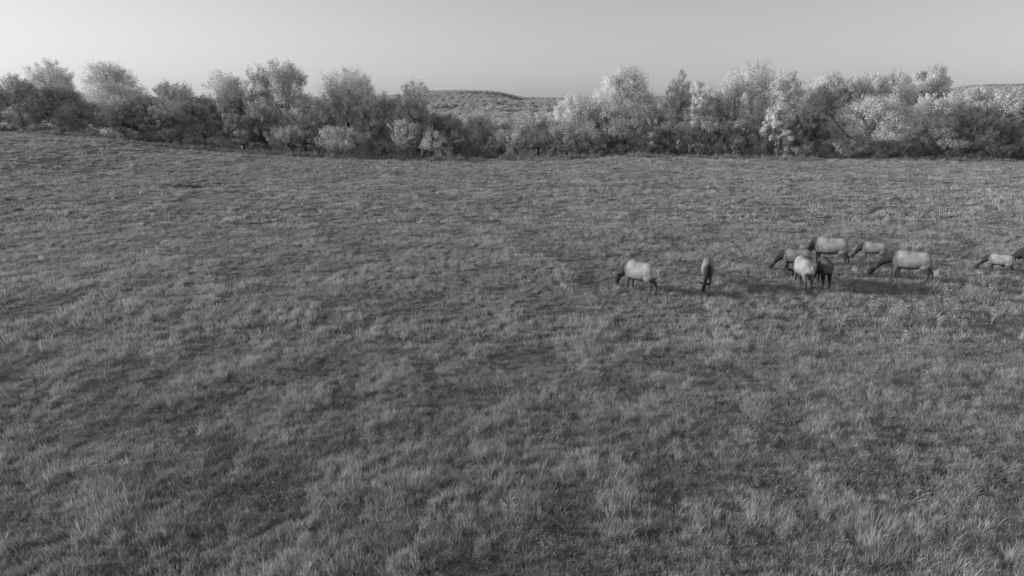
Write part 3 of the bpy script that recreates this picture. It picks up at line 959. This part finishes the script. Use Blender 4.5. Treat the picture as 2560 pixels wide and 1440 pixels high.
def make_elk(label, foot_px, heading, size, neck_yaw=0.0, head_low=0.06, strides=(0, 0, 0, 0), fat=1.1, tone=1.0, neck_reach=1.0, young=False, dark_body=1.0, ear_turn=0.0):
    """a grazing cow or calf elk; heading in degrees (0 = +x, 90 = away from the camera)"""
    V, Fc = [], []

    def add(vf):
        k = len(V)
        V.extend(vf[0])
        Fc.extend([[i + k for i in q] for q in vf[1]])
    lg = 1.10 if young else 1.0
    lift = 0.08 if young else 0.0          # calves are leggier
    # trunk: x, z centre, half height, half width
    st = np.array([(-.90, 1.08, .05, .05), (-.86, 1.06, .18, .145), (-.77, 1.045, .27, .21), (-.60, 1.04, .335, .25), (-.40, 1.02, .345, .27),
                   (-.15, .975, .37, .295), (.10, .955, .385, .305), (.32, .97, .41, .285), (.50, 1.00, .395, .25), (.66, 1.02, .32, .20), (.78, 1.04, .2, .14)])
    st[:, 0] *= 0.90
    body = spline(st, 26)
    bf = fat
    add(ell_tube(np.stack([body[:, 0], 0 * body[:, 0], body[:, 1] + lift], 1), body[:, 3] * bf, body[:, 2] * (0.5 + 0.5 * bf), (0, 0, 1), 20))
    # neck and head: bent sideways by the yaw
    cy, sy = math.cos(neck_yaw), math.sin(neck_yaw)

    def nk(dx, z, k):
        # k: share of the yaw taken at this point
        a = neck_yaw * k
        return np.array([0.52 + dx * math.cos(a) * neck_reach, dx * math.sin(a) * neck_reach, z])
    poll_z = head_low + 0.40
    neck = spline([nk(0, 1.01 + lift, 0), nk(.20, 1.02 + lift, .3), nk(.40, .88 + lift * .5, .6), nk(.58, .68, .85), nk(.70, poll_z + .04, 1.0)], 16)
    nr = np.interp(np.linspace(0, 1, 16), [0, .25, .5, .75, 1], [.31, .27, .19, .13, .098])
    add(ell_tube(neck, nr * .68, nr, (0.4, 0, 1), 14))
    poll = neck[-1]
    fwd = np.array([cy, sy, 0])
    mz = poll + fwd * 0.20 * neck_reach + np.array([0, 0, -0.40])
    head = np.stack([poll - (mz - poll) * 0.06 + fwd * .01, poll + (mz - poll) * .22 + fwd * .035, poll + (mz - poll) * .5 + fwd * .03, poll + (mz - poll) * .82, poll + (mz - poll) * 1.0, poll + (mz - poll) * 1.06])
    add(ell_tube(spline(head, 14), np.interp(np.linspace(0, 1, 14), [0, .2, .45, .75, .93, 1], [.06, .10, .085, .055, .055, .028]),
                 np.interp(np.linspace(0, 1, 14), [0, .2, .45, .75, .93, 1], [.08, .14, .12, .072, .064, .03]), tuple(fwd), 12))
    side = np.array([-sy, cy, 0])
    for s in (-1, 1):
        e0 = poll + side * s * 0.06 + np.array([0, 0, .02])
        dirn = side * s * 0.85 + np.array([0, 0, .28]) - fwd * (0.35 + ear_turn * s)
        dirn /= np.linalg.norm(dirn)
        add(ell_tube([e0, e0 + dirn * .06, e0 + dirn * .14, e0 + dirn * .22, e0 + dirn * .28], [.03, .058, .066, .044, .014], [.026, .032, .03, .025, .014], tuple(fwd), 10))
    # legs
    for j, (s, fr) in enumerate(((1, 1), (-1, 1), (1, 0), (-1, 0))):
        o = strides[j]
        if fr:
            pts = [(.50, .135, .98 + lift), (.52, .15, .80), (.48 + .15 * o, .14, .66), (.52 + .5 * o, .13, .40), (.50 + .85 * o, .125, .11), (.52 + .95 * o, .125, .045), (.545 + .95 * o, .125, 0)]
            r = [.21, .18, .115, .066, .044, .047, .055]
            rl = [.11, .10, .08, .056, .040, .043, .048]
        else:
            pts = [(-.58, .13, 1.0 + lift), (-.53, .145, .84), (-.52 + .25 * o, .145, .70), (-.70 + .5 * o, .14, .50), (-.73 + .65 * o, .135, .42), (-.69 + .95 * o, .13, .11), (-.67 + 1.0 * o, .13, .045), (-.645 + 1.0 * o, .13, 0)]
            r = [.25, .245, .175, .088, .066, .045, .048, .055]
            rl = [.10, .11, .095, .058, .05, .041, .044, .048]
        pts = np.array([(x, s * y, z) for x, y, z in pts])
        sp_ = spline(pts, 18)
        q = np.linspace(0, 1, len(r))
        add(ell_tube(sp_, np.interp(np.linspace(0, 1, 18), q, rl), np.interp(np.linspace(0, 1, 18), q, r), (1, 0, 0.01), 10))
    # short tail
    add(ell_tube([(-.86, 0, 1.19 + lift), (-.93, 0, 1.16 + lift), (-.96, 0, 1.07 + lift), (-.955, 0, 1.0 + lift)], [.034, .04, .034, .02], [.034, .034, .03, .02], (0, 1, 0.01), 8))
    me = bpy.data.meshes.new("elk_rough")
    me.from_pydata([tuple(v) for v in V], [], Fc)
    me.update()
    tmp = bpy.data.objects.new("elk_rough", me)
    coll.objects.link(tmp)
    md = tmp.modifiers.new("fuse", 'REMESH')
    md.mode = 'VOXEL'
    md.voxel_size = 0.021
    md.use_smooth_shade = True
    sm = tmp.modifiers.new("soften", 'SMOOTH')
    sm.factor = 0.5
    sm.iterations = 5
    dg = bpy.context.evaluated_depsgraph_get()
    out = bpy.data.meshes.new_from_object(tmp.evaluated_get(dg), depsgraph=dg)
    bpy.data.objects.remove(tmp)
    bpy.data.meshes.remove(me)
    nv = len(out.vertices)
    co = np.empty(nv * 3, np.float32)
    out.vertices.foreach_get("co", co)
    co = co.reshape(-1, 3)
    x, y, z = co[:, 0], co[:, 1], co[:, 2] - lift
    # coat: pale body, dark neck, head, legs and belly line, whitish rump
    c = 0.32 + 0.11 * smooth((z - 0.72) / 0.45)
    dn = np.sqrt(((co[:, None, :] - neck[None, 2:, :]) ** 2).sum(2))
    kn = dn.argmin(1)
    hd = np.sqrt(((co[:, None, :] - spline(head, 8)[None]) ** 2).sum(2)).min(1)
    infront = (x > 0.40) | (hd < 0.16)
    tneck = np.where(infront, np.clip((x - 0.42) / 0.34, 0, 1), 0)
    tneck = np.where((hd < 0.2) & (z < 0.75), 1.0, tneck)
    far_from_leg = ~((np.abs(x - 0.5) < 0.2) & (z < 0.7) & (np.abs(y) > 0.07) & (dn.min(1) > nr[2:][kn] * 1.3))
    tneck = tneck * far_from_leg
    c = c * (1 - tneck) + 0.065 * tneck
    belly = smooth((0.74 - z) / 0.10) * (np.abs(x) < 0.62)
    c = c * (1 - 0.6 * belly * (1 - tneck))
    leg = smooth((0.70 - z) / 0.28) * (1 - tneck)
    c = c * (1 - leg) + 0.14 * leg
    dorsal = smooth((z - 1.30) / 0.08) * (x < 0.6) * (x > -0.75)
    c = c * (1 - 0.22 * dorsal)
    rump = smooth((-0.66 - x - 0.25 * np.maximum(0.85 - z, 0)) / 0.07) * smooth((z - 0.80) / 0.10) * smooth((0.19 - np.abs(y)) / 0.05)
    c = c * (1 - rump) + 0.65 * rump
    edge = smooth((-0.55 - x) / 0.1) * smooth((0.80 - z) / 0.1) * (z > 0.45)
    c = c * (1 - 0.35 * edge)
    hoof = z + lift < 0.07
    c = np.where(hoof, 0.06, c)
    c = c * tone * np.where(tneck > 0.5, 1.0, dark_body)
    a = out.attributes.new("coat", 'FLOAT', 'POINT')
    a.data.foreach_set("value", c.astype(np.float32))
    out.materials.clear()
    out.materials.append(M_ELK)
    out.polygons.foreach_set("use_smooth", np.ones(len(out.polygons), bool))
    out.name = "elk"
    o = add_obj("elk", out)
    gx_, gy_, gzv = on_ground(*foot_px)
    o.location = (gx_, gy_, gzv - 0.06)
    o.rotation_euler = (0, 0, math.radians(heading))
    s = size / 1.38
    o.scale = (s, s, s)
    tag(o, label, "elk", "elk grazing in the field")
    return o


# foot_px: the point of the ground under the middle of the trunk
make_elk("pale cow elk grazing head down, leftmost of the herd", (1598, 731), 128, 1.45, neck_yaw=0.2, head_low=0.16, neck_reach=0.75, strides=(0.05, -0.04, 0.05, -0.05), ear_turn=0.0)
make_elk("elk grazing towards the camera, alone just right of the leftmost elk", (1766, 716), 255, 1.20, neck_yaw=-0.2, head_low=0.03, strides=(0.05, -0.05, 0.0, -0.1), young=True, tone=0.7)
make_elk("young elk grazing leftwards, half hidden behind the one seen from the rear", (1988, 682), 155, 1.16, neck_yaw=0.0, head_low=0.03, strides=(0.08, -0.10, 0.0, 0.1), young=True, dark_body=0.85)
make_elk("large cow elk at the back of the tight group with its dark neck hanging down", (2072, 662), 146, 1.48, neck_yaw=0.75, head_low=0.15, strides=(0.06, -0.05, 0.08, -0.06), neck_reach=0.85)
make_elk("pale elk seen from behind with a bright white rump in the tight group", (2004, 718), 86, 1.42, neck_yaw=0.0, head_low=0.05, strides=(0.0, 0.06, -0.05, 0.05))
make_elk("small shadow-darkened calf elk seen from behind, right of the white-rumped elk", (2056, 716), 76, 1.28, neck_yaw=0.2, head_low=0.05, strides=(0.05, 0.0, 0.05, -0.05), young=True, tone=0.7, dark_body=0.4)  # coat darkened to carry the shadow of the elk beside it
make_elk("calf elk grazing leftwards just right of the large elk at the back", (2182, 655), 141, 1.04, neck_yaw=0.1, head_low=0.03, strides=(-0.08, 0.06, 0.0, -0.1), young=True, dark_body=0.85)
make_elk("large cow elk with a long dark neck stretched low towards the left, striding", (2272, 702), 142, 1.47, neck_yaw=0.1, head_low=0.03, strides=(0.08, -0.1, 0.08, -0.1), neck_reach=1.2)
make_elk("pale calf elk grazing alone near the right edge", (2496, 683), 128, 0.95, neck_yaw=0.25, head_low=0.1, strides=(0.05, -0.06, 0.05, -0.05), young=True)
make_elk("dark-necked elk entering at the right edge, only its head and neck in view", (2600, 690), 143, 1.46, neck_yaw=0.1, head_low=0.28, strides=(0.05, -0.08, 0.05, -0.1), neck_reach=1.0)

# ------------------------------------------------------------------ small marker box at the wood edge
M_DARK = simple_material("weathered_wood", 0.05, 0.09, 9.0)
M_WHITE = simple_material("white_panel", 0.72, 0.82, 12.0)


def box_mesh(name, cx, cy, cz, sx, sy, sz, mat, bevel=0.0):
    bm = bmesh.new()
    bmesh.ops.create_cube(bm, size=1.0, matrix=Matrix.Translation((cx, cy, cz)) @ Matrix.Diagonal((sx, sy, sz, 1)))
    if bevel:
        bmesh.ops.bevel(bm, geom=bm.edges[:], offset=bevel, segments=2, affect='EDGES')
    me = bpy.data.meshes.new(name)
    bm.to_mesh(me)
    bm.free()
    me.materials.append(mat)
    return me


bxp = at_depth(608, 382, 97.0)
box = bpy.data.objects.new("marker_box", None)
coll.objects.link(box)
box.location = (bxp[0], 97.0, gz(bxp[0], 97.0))
box.rotation_euler = (0, 0, math.radians(8))
tag(box, "small dark box with a white front panel on a post at the wood edge", "box")
add_obj("post", box_mesh("post", 0, 0.08, 0.25, 0.12, 0.12, 0.9, M_DARK, 0.01), box)
add_obj("housing", box_mesh("housing", 0.05, 0, 0.78, 0.62, 0.36, 0.72, M_DARK, 0.03), box)
add_obj("roof", box_mesh("roof", 0.05, -0.03, 1.165, 0.72, 0.5, 0.05, M_DARK, 0.01), box)
add_obj("front_panel", box_mesh("front_panel", -0.06, -0.19, 0.74, 0.28, 0.03, 0.5, M_WHITE, 0.005), box)

# ------------------------------------------------------------------ pale weeds standing in the grass
rngw = np.random.default_rng(12)
M_WEED = leaf_material("weed_leaf", 0.9, 0.2)


def weed_meshes(seed, h, heads):
    """upright weed: stems with whorls of lance-shaped leaves near the top"""
    r = np.random.default_rng(seed)
    SV, SF, LV, LF, T = [], [], [], [], []
    for s in range(heads):
        a = r.random() * 6.283
        top = np.array([math.cos(a) * 0.16 * h / 0.6 * r.random() * 1.6, math.sin(a) * 0.16 * h / 0.6, h * (0.7 + 0.3 * r.random())])
        v, f = tube([np.array([0.02 * r.normal(), 0.02 * r.normal(), -0.05]), top * np.array([.4, .4, .55]), top], [.009, .007, .004], 5)
        k = len(SV)
        SV.extend(v)
        SF.extend([[i + k for i in q] for q in f])
        for w in range(11):
            t = 0.45 + 0.55 * w / 10
            p = top * np.array([t, t, t])
            az = w * 2.4 + a
            L = (0.07 + 0.05 * r.random()) * h / 0.5
            d = np.array([math.cos(az), math.sin(az), 0.35 + 0.3 * r.random()])
            d /= np.linalg.norm(d)
            sd = np.cross(d, [0, 0, 1])
            sd /= np.linalg.norm(sd)
            up = np.cross(sd, d)
            k = len(LV)
            LV += [p, p + d * L * .45 - sd * L * .2 + up * .01, p + d * L - np.array([0, 0, L * .15]), p + d * L * .45 + sd * L * .2 + up * .01]
            LF.append([k, k + 1, k + 2, k + 3])
            T.append(0.8 + 0.4 * r.random())
    return (new_mesh("weed_stem", np.array(SV), np.array(SF), M_PALE_BARK, True),
            new_mesh("weed_leaves", np.array(LV), np.array(LF), M_WEED, False, {"tone": ('FACE', T)}))


weed_kinds = [weed_meshes(300 + k, 0.5, (3, 4, 5, 6)[k]) for k in range(4)]
SINGLE_WEEDS = [
    ((1272, 1320), 1.0, 3, "pale leafy weed standing alone in the bottom middle of the field"),
    ((900, 1240), 0.75, 1, "small pale weed left of and behind the lone weed at the bottom middle"),
    ((248, 1195), 0.9, 2, "pale weed at the lower left of the field"),
    ((120, 1025), 0.8, 0, "weed near the left edge of the field at mid depth"),
    ((2155, 955), 1.0, 3, "pale bushy weed in the right of the field below the grazing elk"),
    ((2310, 965), 1.05, 2, "pale tall weed right of the bushy weed below the grazing elk"),
    ((2300, 1290), 1.0, 2, "pale spreading weed near the bottom right corner of the field"),
    ((2140, 765), 0.8, 1, "small pale weed just below the large striding elk"),
    ((1610, 845), 0.75, 0, "small pale weed below and between the two leftmost elk"),
    ((1195, 1080), 0.75, 1, "small weed in the middle of the field behind the lone weed"),
    ((630, 1010), 0.7, 2, "small pale weed in the left middle of the field"),
    ((2440, 708), 0.9, 2, "pale weed just below the calf near the right edge"),
]


def place_weed(foot, s, k, label, group, pale=0.95):
    x_, y_, z_ = on_ground(*foot)
    root = bpy.data.objects.new("leafy_weed", None)
    root.empty_display_size = 0.2
    coll.objects.link(root)
    root.location = (x_, y_, z_)
    root.rotation_euler = (0, 0, rngw.random() * 6.28)
    root.scale = (s, s, s)
    tag(root, label, "weed", group)
    add_obj("stem", weed_kinds[k][0], root)
    lv = add_obj("leaves", weed_kinds[k][1], root)
    lv.color = (pale, pale, pale, 1)


for foot, s, k, lb in SINGLE_WEEDS:
    place_weed(foot, s * 1.15, k, lb, "weeds standing in the grass", 0.62)
for q in range(26):
    f = (2270 + 115 * rngw.normal(), 800 + 26 * rngw.normal())
    place_weed(f, 1.0 + 0.5 * rngw.random(), int(rngw.integers(0, 4)), "small white-speckled weed in the flowering patch below the striding elk", "weeds of the flowering patch below the striding elk")
for q in range(12):
    f = (2460 + 50 * rngw.normal(), 745 + 12 * rngw.normal())
    place_weed(f, 0.95 + 0.45 * rngw.random(), int(rngw.integers(0, 4)), "small white-speckled weed in the patch below the calf near the right edge", "weeds of the patch near the right edge")
